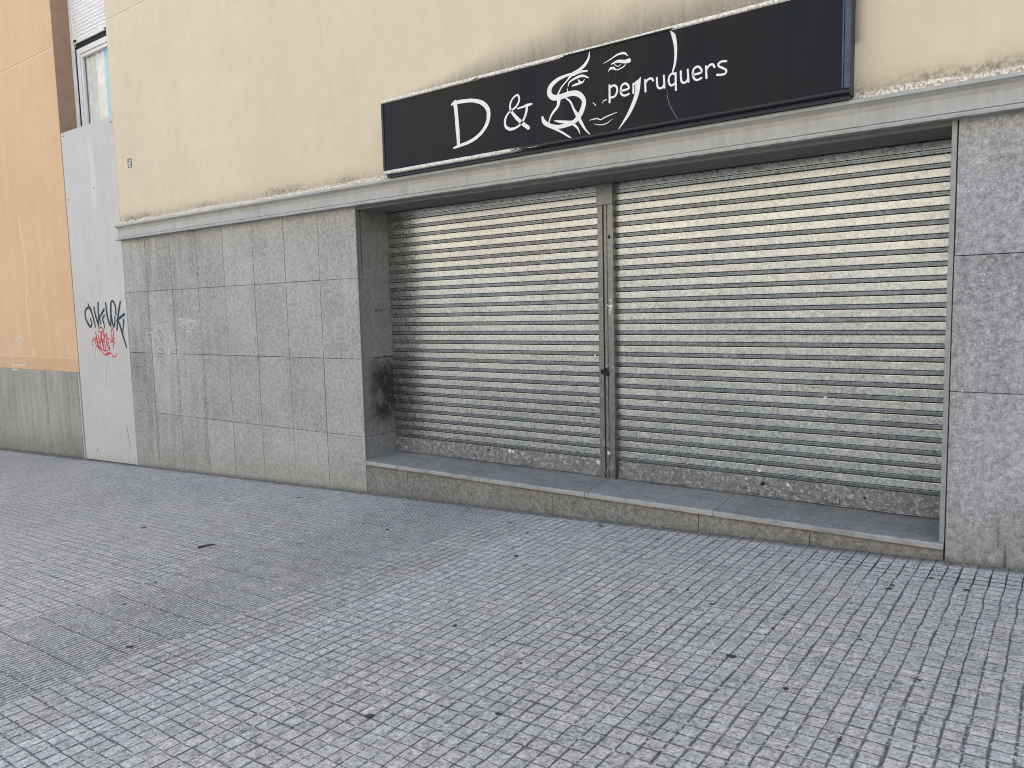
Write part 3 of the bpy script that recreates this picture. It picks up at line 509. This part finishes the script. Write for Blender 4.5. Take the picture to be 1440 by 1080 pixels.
for z0, z1 in ((.3215, .958), (-.4465, .3205), (-1.2035, -.4485), (-1.5, -1.2065)):
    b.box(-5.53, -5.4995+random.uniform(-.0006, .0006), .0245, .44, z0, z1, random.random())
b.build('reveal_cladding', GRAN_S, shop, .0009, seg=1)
b = MB().box(-5.5, -5.494, -.0015, .024, -1.44, .985); b.build('corner_trim', SOFFIT, shop)
b = MB().box(-.604, -.5775, -.004, .03, -1.432, .985).box(-.60, -.58, .03, .06, -1.42, .958); b.build('corner_trim', ALU, shop, .002)
b = MB().box(-.58, -.57, .06, .44, -1.5, 1.0); b.build('reveal_cladding', GRAN_S, shop)
# sill in three stones
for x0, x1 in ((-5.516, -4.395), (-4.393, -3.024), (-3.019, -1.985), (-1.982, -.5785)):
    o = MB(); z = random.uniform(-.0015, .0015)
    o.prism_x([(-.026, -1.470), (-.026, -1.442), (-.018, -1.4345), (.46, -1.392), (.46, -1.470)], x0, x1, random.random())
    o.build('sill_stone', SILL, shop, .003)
# steel lintel: lip, cove, face, groove, lower lip
prof = [(0, 1.176), (-.070, 1.174), (-.072, 1.153), (-.060, 1.146), (-.040, 1.128), (-.030, 1.10), (-.034, 1.05), (-.040, 1.022), (-.030, 1.020), (-.030, 1.014), (-.068, 1.011), (-.070, .987), (-.05, .984), (.0, .984)]
lb = MB()
ends = [-9.90, -6.93, 2.6, 5.2]
for i in range(len(ends)-1): lb.prism_x(prof, ends[i]+.0008, ends[i+1]-.0008, random.random())
lb.build('steel_lintel', LINTEL, shop)
MB().box(-5.53, -.5775, .001, .365, .958, 1.01).build('soffit_panel', SOFFIT, shop)
MB().box(-5.53, -.57, .365, .44, 1.0, 1.019).build('shutter_slot', DARK, shop)

# roller shutters
P = .0852
def shutter(x0, x1, tabs):
    sh = None
    s = MB(); Y = .41
    ph = random.random()*9
    def wob(x, z): return .0011*math.sin(x*2.1+ph+z*3) + .0007*math.sin(x*5.3+z*9+ph)
    n = max(8, int((x1-x0)/.12)); xs = [x0+(x1-x0)*i/n for i in range(n+1)]
    for k in range(-2, 26):
        zc = .8933 - P*k; t = random.random(); dy = 0.
        band = [(.0178, Y), (.0176, Y+.045), (.0130, Y+.045), (.0128, Y+.0008), (.0120, Y+.0004), (.0034, Y+.0022), (.0030, Y+.016), (.0008, Y+.016), (.0004, Y+.0012), (-.0104, Y+.0036), (-.0106, Y+.05), (-.0177, Y+.05), (-.0179, Y+.001), (-.0182, Y)]
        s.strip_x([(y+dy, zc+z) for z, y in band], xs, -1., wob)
        if k < 25:
            za = zc-.0182; zb = zc-P+.0178
            s.strip_x([(Y+dy, za), (Y+dy-.0005, za+(zb-za)*.06), (Y+dy-.0005, za+(zb-za)*.94), (Y+dy, zb)], xs, t, wob)
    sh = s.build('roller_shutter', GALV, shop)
    pl = MB(); pl.box(x0, x1, Y-.004, Y+.004, -1.337, -1.252, .5).build('bottom_plate', GALV_D, sh, .001)
    r = MB(); r.box(x0, x1, Y-.016, Y+.006, -1.346, -1.337, .6).box(x0, x1, Y-.012, Y-.004, -1.385, -1.3465, .4).box(x0, x1, Y-.026, Y-.004, -1.3915, -1.3855, .7)
    r.build('bottom_rail', GALV_D, sh, .0012)
    for x in tabs:
        MB().box(x-.05, x+.05, Y-.03, Y-.0165, -1.372, -1.348).box(x-.05, x-.036, Y-.036, Y-.012, -1.362, -1.338).box(x+.036, x+.05, Y-.036, Y-.012, -1.362, -1.338).build('latch', GALV_D, sh, .002)
    return sh
s1 = shutter(-5.498, -3.098, [-3.86])
s2 = shutter(-2.957, -.603, [-1.86, -1.30])
def spot(name, x, y, z, r, mat, parent, n=11, jag=.25, seed=None):
    v = [(x, y, z)]; f = []
    for i in range(n):
        a = 2*PI*i/n; q = r*(1+random.uniform(-jag, jag)); v.append((x+q*math.cos(a), y, z+q*math.sin(a)*.9))
    for i in range(n): f.append((0, 1+i, 1+(i+1) % n))
    me = bpy.data.meshes.new(name); me.from_pydata(v, [], f); me.update(); return link(name, me, mat, parent)
def hole(x, z, r, par): MB().cyl((x, .4045, z), (x, .40, z), r, 14).build('lock_hole', DARK, par)
hole(-1.779, -1.302, .016, s2); hole(-1.097, -1.318, .007, s2); hole(-4.30, -1.285, .010, s1)
spot('white_paint_mark', -4.058, .4052, -1.27, .021, STICK, s1); spot('white_paint_mark', -4.02, .4052, -1.275, .013, STICK, s1)
spot('white_paint_mark', -1.805, .4035, -1.206, .014, STICK, s2); spot('white_paint_mark', -1.899, .4052, -1.279, .010, STICK, s2); spot('white_paint_mark', -1.60, .4052, -1.29, .013, STICK, s2, jag=.5)
spot('white_paint_mark', -3.14, .4052, -1.285, .020, STICK, s1, jag=.4)
spot('white_paint_mark', -1.36, .4035, -.655, .016, STICK, s2, jag=.5)
spot('white_paint_mark', -3.16, .4030, -.395, .010, STICK, s1, jag=.5)
# centre post
po = MB()
po.box(-3.097, -3.052, .360, .44, -1.40, .958, .3).box(-3.003, -2.958, .360, .44, -1.40, .958, .7).box(-3.052, -3.003, .376, .44, -1.40, .958, .1)
po.box(-3.044, -3.020, .370, .3759, -1.40, .80, .55)
post = po.build('shutter_post', POST, shop, .002)
MB().box(-3.099, -2.956, .350, .3595, .795, .956, .4).build('cover_plate', POST, post, .0015)
spot('white_paint_mark', -2.985, .3585, .045, .012, STICK, post, jag=.5); spot('white_paint_mark', -2.983, .3585, .0, .018, STICK, post, jag=.5); spot('white_paint_mark', -2.990, .3586, -.03, .012, STICK, post, jag=.5); spot('white_paint_mark', -3.02, .3692, .01, .008, STICK, post, jag=.6)
spot('white_paint_mark', -3.06, .3585, .06, .006, STICK, post, jag=.6)
for x, z in ((-3.066, -.515), (-3.04, -.50), (-3.02, -.53)):
    MB().cyl((x, .365, z), (x, .342, z), .009, 8).box(x-.004, x+.004, .340, .365, z-.03, z).build('lock_staple', RUST_D, post)
spot('rust_stain', -3.03, .3683, -1.155, .022, RUST, post, jag=.4); spot('rust_stain', -3.062, .3584, -1.15, .013, RUST, post, jag=.4)
spot('white_paint_mark', -3.022, .3682, -1.19, .017, STICK, post, jag=.4)
ribbons('scratched_mark', [[(-3.055, -1.27, .004), (-3.05, -1.33, .005)], [(-3.0, -1.26, .004), (-2.985, -1.28, .005), (-2.99, -1.32, .005), (-3.01, -1.31, .004), (-3.005, -1.27, .004)], [(-3.04, -1.36, .004), (-3.03, -1.33, .004)]], .3585, SP_FAINT, post)
MB().box(-2.999, -2.985, .352, .3597, .53, .556).build('lock_hole', DARK, post)
# small cut-out in the render
pb = MB(); pb.box(-9.585, -9.575, -.006, .004, 1.855, 1.965).box(-9.505, -9.495, -.006, .004, 1.855, 1.965).box(-9.575, -9.505, -.006, .004, 1.955, 1.965).box(-9.575, -9.505, -.006, .004, 1.855, 1.862)
wb = pb.build('wall_box', BOXB, shop); MB().box(-9.572, -9.508, -.002, .003, 1.864, 1.953).build('box_filling', STICK, wb)
spot('dark_fixing', -9.548, -.0035, 1.93, .014, RUST_D, wb, jag=.5); spot('dark_fixing', -9.53, -.0036, 1.895, .012, RUST_D, wb, jag=.5)
ribbons('white_spray_tag', BK['white'], -.0016, SP_WHITE, shop, 1.3)
ribbons('white_spray_tag', BK['white2'], -.0016, SP_WHITE, shop, 1.3)
for S in BK['white3'] + BK['line']: ribbons('white_rub_mark', [S], -.0014, SP_FAINT, shop, 1.3)

# ------------------------------------------------------------------ the recessed window bay and its boarding
win = empty('window', (-10.6, .25, 2.3), 'white framed window with a half lowered roller blind in the narrow recess above the grey sheet', 'window')
win_wall = MB().box(-11.33, -9.884, .32, .5, -3, 2.3).box(-11.33, -9.884, .32, .5, 5.2, 12).box(-11.33, -9.884, 1.3, 1.4, 2.3, 5.2)
fr = MB().box(-11.235, -11.165, .25, .31, 2.3, 3.69).box(-11.165, -9.89, .25, .31, 3.615, 3.69).box(-11.165, -9.89, .25, .31, 2.3, 2.37)
fr.build('frame', FRAME, win, .006)
sa = MB().box(-11.158, -11.12, .262, .30, 2.375, 3.61).box(-11.12, -9.89, .262, .30, 3.57, 3.61); sash = sa.build('sash', FRAME, win, .005)
MB().strip_x([(.282, 3.57), (.282, 2.375)], [-11.12, -9.89]).build('pane', GLASS, sash)
MB().box(-11.245, -11.236, .24, .32, 2.3, 3.72).build('dark_seal', DARK, win)
MB().box(-11.33, -11.247, .225, .32, 2.3, 5.2).build('blind_guide', FRAME, win, .004)
bl = MB(); z = 3.79
pr = [(.235, z-.045), (.225, z-.04), (.225, z-.002), (.235, z)]
while z < 5.2:
    bl.prism_x([(.246, z), (.236, z+.003), (.231, z+.012), (.231, z+.034), (.236, z+.043), (.246, z+.046)], -11.247, -9.89); z += .048
bo = bl.build('blind', BLIND, win)
MB().box(-11.246, -9.89, .226, .25, 3.755, 3.789).build('blind_rail', FRAME, bo, .003)
MB().box(-11.22, -11.16, .212, .226, 3.775, 3.80).build('blind_stop', DARK, bo)
MB().box(-10.36, -10.26, .212, .226, 3.760, 3.775).build('blind_stop', SOFFIT, bo)
MB().box(-11.236, -9.89, .255, .31, 3.692, 3.754).build('blind_slot', DARK, win)
def curtain_and_reflection(x0, x1, y, amp, mat, k):
    v = []; f = []; n = int((x1-x0)/.012)
    for i in range(n+1):
        x = x0+(x1-x0)*i/n; yy = y+amp*math.sin(x*k)+amp*.5*math.sin(x*k*2.3+1)
        v += [(x, yy, 2.32), (x, yy, 3.62)]
    for i in range(n): f.append((2*i, 2*i+2, 2*i+3, 2*i+1))
    me = bpy.data.meshes.new('curtain_and_reflection'); me.from_pydata(v, [], f); me.update()
    return link('curtain_and_reflection', me, mat, win, True)
curtain_and_reflection(-11.31, -10.60, .325, .012, CURT, 42); curtain_and_reflection(-10.63, -9.9, .318, .004, SKY_STRIP, 30)  # beige curtain, then a blue strip standing in for sky reflected in the glass
bay = win_wall.build('bay_wall', ORANGE, win)

panel = empty('metal_panel', (-10.6, 0, gz(-10.6)), 'tall light grey metal sheet closing the recess, with black and red graffiti tags', 'panel')
x0, x1 = -11.322, -9.889
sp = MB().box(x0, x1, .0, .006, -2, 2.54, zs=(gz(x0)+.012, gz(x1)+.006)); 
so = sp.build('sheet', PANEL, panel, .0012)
MB().box(-11.322, -9.889, .0061, .03, 2.50, 2.538).build('top_batten', DARK, panel)
MB().box(-11.408, -11.376, .006, .05, gz(-11.4)-.02, -.744).build('edge_post', PANEL, panel)
MB().box(-11.3755, -11.345, .010, .05, gz(-11.4)-.02, -.76).build('edge_post', mat_plain('blue_grey_post', (.2, .21, .245), .5, 0, .1, 10), panel)
MB().box(-11.3445, -11.3225, .03, .05, gz(-11.4)-.02, -.744).build('gap_filler', DARK, panel)
for x, z in ((-10.506, 1.719), (-11.236, 1.637), (-9.94, 2.47), (-11.25, 2.49)):
    MB().cyl((x, .0, z), (x, -.005, z), .011, 12, r2=.008).build('screw', RUST_D, panel)
ribbons('black_spray_tag', BK['black'], -.0012, SP_BLACK, panel, 1.9)
ribbons('red_spray_tag', BK['red'], -.0008, SP_RED, panel, 1.5, step=.00002)
ribbons('red_paint_drips', BK['drip'], -.0005, SP_DRIP, panel, .8, step=.00002)
for S in ([(-10.10, -1.45, .01), (-10.07, -1.6, .016), (-10.05, -1.72, .012)], [(-11.0, -1.86, .02), (-10.94, -1.80, .012)]): ribbons('scratched_mark', [S], -.0006, SP_GREY, panel)

# ------------------------------------------------------------------ the orange building
ora = empty('orange_building', (-14, .2, gz(-14)), 'orange rendered building with a weathered granite base at the left edge', 'building')
MB().box(-11.345, -11.330, .0015, .32, -.7505, 12).build('brown_reveal', mat_plain('brown_reveal_paint', (.34, .225, .15), .92, 0, .06, 6), ora)
o = MB().box(-45, -11.3455, 0, .5, -.752, 3.678).box(-45, -11.3455, 0, .5, 3.702, 12)
o.build('rendered_wall', ORANGE, ora)
MB().box(-45, -11.345, .007, .5, 3.6785, 3.7015).build('wall_groove', PALE, ora)
b = MB()
xs = [-11.41, -11.87, -12.44, -13.02, -13.6, -14.18, -14.76, -15.4]
for i in range(len(xs)-1): b.box(xs[i+1]+.004, xs[i]-.0005-(.006 if i == 2 else 0), .0+random.uniform(-.001, .001), .025, -3, -.7535, random.random())
b.build('granite_base', GRAN_O, ora, .001, seg=1)
MB().box(-45, -11.42, .0255, .5, -4, -.7525).box(-45, -9.89, .53, 10, -4, 12).build('masonry_core', MORTAR, ora)
ribbons('white_rub_mark', BK['omark'], -.0015, SP_WHITE, ora, 1.4)

# ------------------------------------------------------------------ the sign
sg = empty('shop_sign', (-3.045, -.05, 1.178), 'long black box sign with white lettering and a drawn face, its white edges peeling', 'sign')
X0, X1, Z0, Z1 = -4.972, -1.120, 1.203, 1.835
MB().box(X0+.002, X1-.002, -.112, -.003, Z0+.004, Z1-.004).box(X0+.01, X1-.01, -.095, -.003, 1.1765, Z0+.002).build('box', TRIM_S, sg)  # lower dark strip added to stand for the shadow gap under the sign
fv = MB(); nx = 60
fv.strip_x([(-.1212, Z1-.024), (-.1212, Z0+.026)], [X0+.022+(X1-X0-.044)*i/nx for i in range(nx+1)])
face = fv.build('face_panel', SIGN, sg)
MB().prism_x([(-.004, Z1-.003), (-.004, Z1), (-.124, Z1), (-.130, Z1-.006), (-.130, Z1-.022), (-.122, Z1-.028), (-.1125, Z1-.028), (-.1125, Z1-.003)], X0, X1).build('top_trim', TRIM_T, sg, .001)
MB().prism_x([(-.004, Z0+.003), (-.1125, Z0+.003), (-.1125, Z0+.030), (-.122, Z0+.030), (-.131, Z0+.022), (-.131, Z0+.008), (-.124, Z0), (-.004, Z0)], X0, X1).build('bottom_trim', TRIM_B, sg, .001)
MB().box(X0-.001, X0+.023, -.129, -.1125, Z0+.0305, Z1-.0285).build('side_trim', TRIM_S, sg, .003)
MB().box(X1-.030, X1+.001, -.129, -.1125, Z0+.0305, Z1-.0285).box(X1-.044, X1-.034, -.1265, -.1213, Z0+.0305, Z1-.0285).build('side_trim', mat_plain('faded_blue_sign_edge', (.045, .075, .12), .4, .2, .3, 14), sg, .003)
lt = ribbons('lettering', BK['D'] + BK['amp'], -.1222, LETTER, sg, 1.1, jag=.04)
ribbons('drawn_face', BK['face'], -.1222, LETTER, sg, 1.08, step=.00003)
ribbons('drawn_hair', BK['hair'], -.1222, LETTER, sg, 1.0, step=.00003)
ribbons('lettering', BK['text'], -.1222, LETTER, sg, 1.0, step=.00003)
ribbons('drawn_hair', BK['faint'], -.1216, SP_FAINT, sg, .6)

# ------------------------------------------------------------------ bits on the pavement
for x, y, r in BK['gum']:
    n = 12; v = [(0, 0, .004)]; f = []
    for i in range(n):
        a = 2*PI*i/n; q = 1.4*r*(1+random.uniform(-.28, .28)); v.append((q*math.cos(a)*1.1, q*math.sin(a), .0012))
    for i in range(n): f.append((0, 1+i, 1+(i+1) % n))
    me = bpy.data.meshes.new('gum_blot'); me.from_pydata(v, [], f); me.update()
    g = link('gum_blot', me, GUM); g.location = (x, y, gz(x)+.001); g.rotation_euler = (0, -math.atan(GB), 0)
    tag(g, 'small dark blot of trodden gum on the grey pavement tiles', 'gum', 'gum blots on the pavement')
T = [(x, y, gz(x)+.008) for x, y in BK['twig']]
t = MB().cyl(T[0], (T[1][0]+.004, T[1][1], T[1][2]+.004), .008, 7, r2=.007).cyl((T[1][0]+.004, T[1][1], T[1][2]+.004), T[2], .007, 7, r2=.004)
tag(t.build('twig', TWIG), 'thin dark twig lying on the pavement left of the shop front', 'twig')
def grit(name, n, fn, s0, s1, mat):
    v = []; f = []
    for i in range(n):
        x, y = fn(); s = random.uniform(s0, s1); a = random.random()*PI; z = gz(x)
        q = len(v)
        for k in range(4):
            aa = a+PI/2*k; v.append((x+s*math.cos(aa)*random.uniform(.6, 1.3), y+s*math.sin(aa)*random.uniform(.6, 1.3), z-.001))
        v.append((x, y, z+s*random.uniform(.5, 1.)))
        for k in range(4): f.append((q+k, q+(k+1) % 4, q+4))
    me = bpy.data.meshes.new(name); me.from_pydata(v, [], f); me.update(); return link(name, me, mat)
tag(grit('grit', 420, lambda: (random.uniform(-14, .3), -abs(random.gauss(.01, .045))), .002, .008, GRIT), 'pale grit gathered along the foot of the walls', 'grit', kind='stuff')
tag(grit('leaf_crumbs', 260, lambda: (random.uniform(-12, .3), -abs(random.gauss(.0, .12))), .002, .009, GUM), 'dark leaf crumbs scattered along the foot of the walls', 'leaf litter', kind='stuff')
tag(grit('dust_specks', 240, lambda: (random.uniform(-8, 0), random.uniform(-4.2, 0)), .0015, .0045, GRIT), 'tiny pale crumbs scattered over the pavement', 'dust', kind='stuff')

# ------------------------------------------------------------------ the other side of the street (lights and reflects in the shutters)
far = empty('apartment_block', (-4, -22, gz(-4)), 'sunlit cream apartment block on the far side of the street', 'building')
fb = MB(); fg = MB(); fs = MB()
fs.box(-60, 50, -30, -17.55, -5, 1.9)
fb.box(-60, 50, -30, -17.5, 1.9, 15)
for lev in range(4):
    for i in range(34):
        x = -58+i*3.2; z = 3.0+lev*3.1
        fg.box(x, x+1.3, -17.5, -17.47, z, z+1.7)
fb.build('wall', FARW, far); fs.build('ground_floor', FARB, far); tag(fg.build('windows', FARG, far), kind='stuff')

# ------------------------------------------------------------------ light
SUN_EL, SUN_AZ = 52., 14.      # azimuth from +Y (behind the shop) toward +X
wld = bpy.data.worlds.new('World'); sc.world = wld; wld.use_nodes = True
nt = wld.node_tree; bg = nt.nodes['Background']; sky = nt.nodes.new('ShaderNodeTexSky'); sky.sky_type = 'NISHITA'; sky.sun_disc = False
sky.sun_elevation = math.radians(SUN_EL); sky.sun_rotation = math.radians(SUN_AZ); sky.air_density = 1.0; sky.dust_density = 1.5; sky.ozone_density = 1.
nt.links.new(sky.outputs[0], bg.inputs[0]); bg.inputs[1].default_value = SKY
sl = bpy.data.lights.new('sun', 'SUN'); sl.energy = SUNP; sl.angle = math.radians(.5); sl.color = (1., .94, .84)
so = bpy.data.objects.new('sun', sl); COL.objects.link(so)
e, a = math.radians(SUN_EL), math.radians(SUN_AZ)
d = Vector((math.sin(a)*math.cos(e), math.cos(a)*math.cos(e), math.sin(e)))
so.rotation_euler = d.to_track_quat('Z', 'Y').to_euler(); so.location = (0, 20, 25)

# ------------------------------------------------------------------ camera
f_, ya, pi_, ro = 1071.34, -.638553, -.0987101, -.0241672
Fv = Vector((math.sin(ya)*math.cos(pi_), math.cos(ya)*math.cos(pi_), math.sin(pi_))); Rv = Vector((math.cos(ya), -math.sin(ya), 0)); Uv = Rv.cross(Fv)
R2 = math.cos(ro)*Rv + math.sin(ro)*Uv; U2 = -math.sin(ro)*Rv + math.cos(ro)*Uv
cd = bpy.data.cameras.new('camera'); cam = bpy.data.objects.new('camera', cd); COL.objects.link(cam)
cam.matrix_world = Matrix(((R2.x, U2.x, -Fv.x, 0), (R2.y, U2.y, -Fv.y, -5), (R2.z, U2.z, -Fv.z, 0), (0, 0, 0, 1)))
cd.sensor_width = 36; cd.lens = f_/1440*36; cd.clip_start = .05; cd.clip_end = 500
sc.camera = cam
sc.view_settings.view_transform = 'Standard'; sc.view_settings.look = 'None'; sc.view_settings.exposure = EXPO; sc.view_settings.gamma = 1
sc.render.engine = 'CYCLES'
sc.cycles.max_bounces = 8; sc.cycles.diffuse_bounces = 5; sc.cycles.glossy_bounces = 4; sc.cycles.use_denoising = True; sc.cycles.filter_width = 1.0
sc.cycles.sample_clamp_indirect = 8
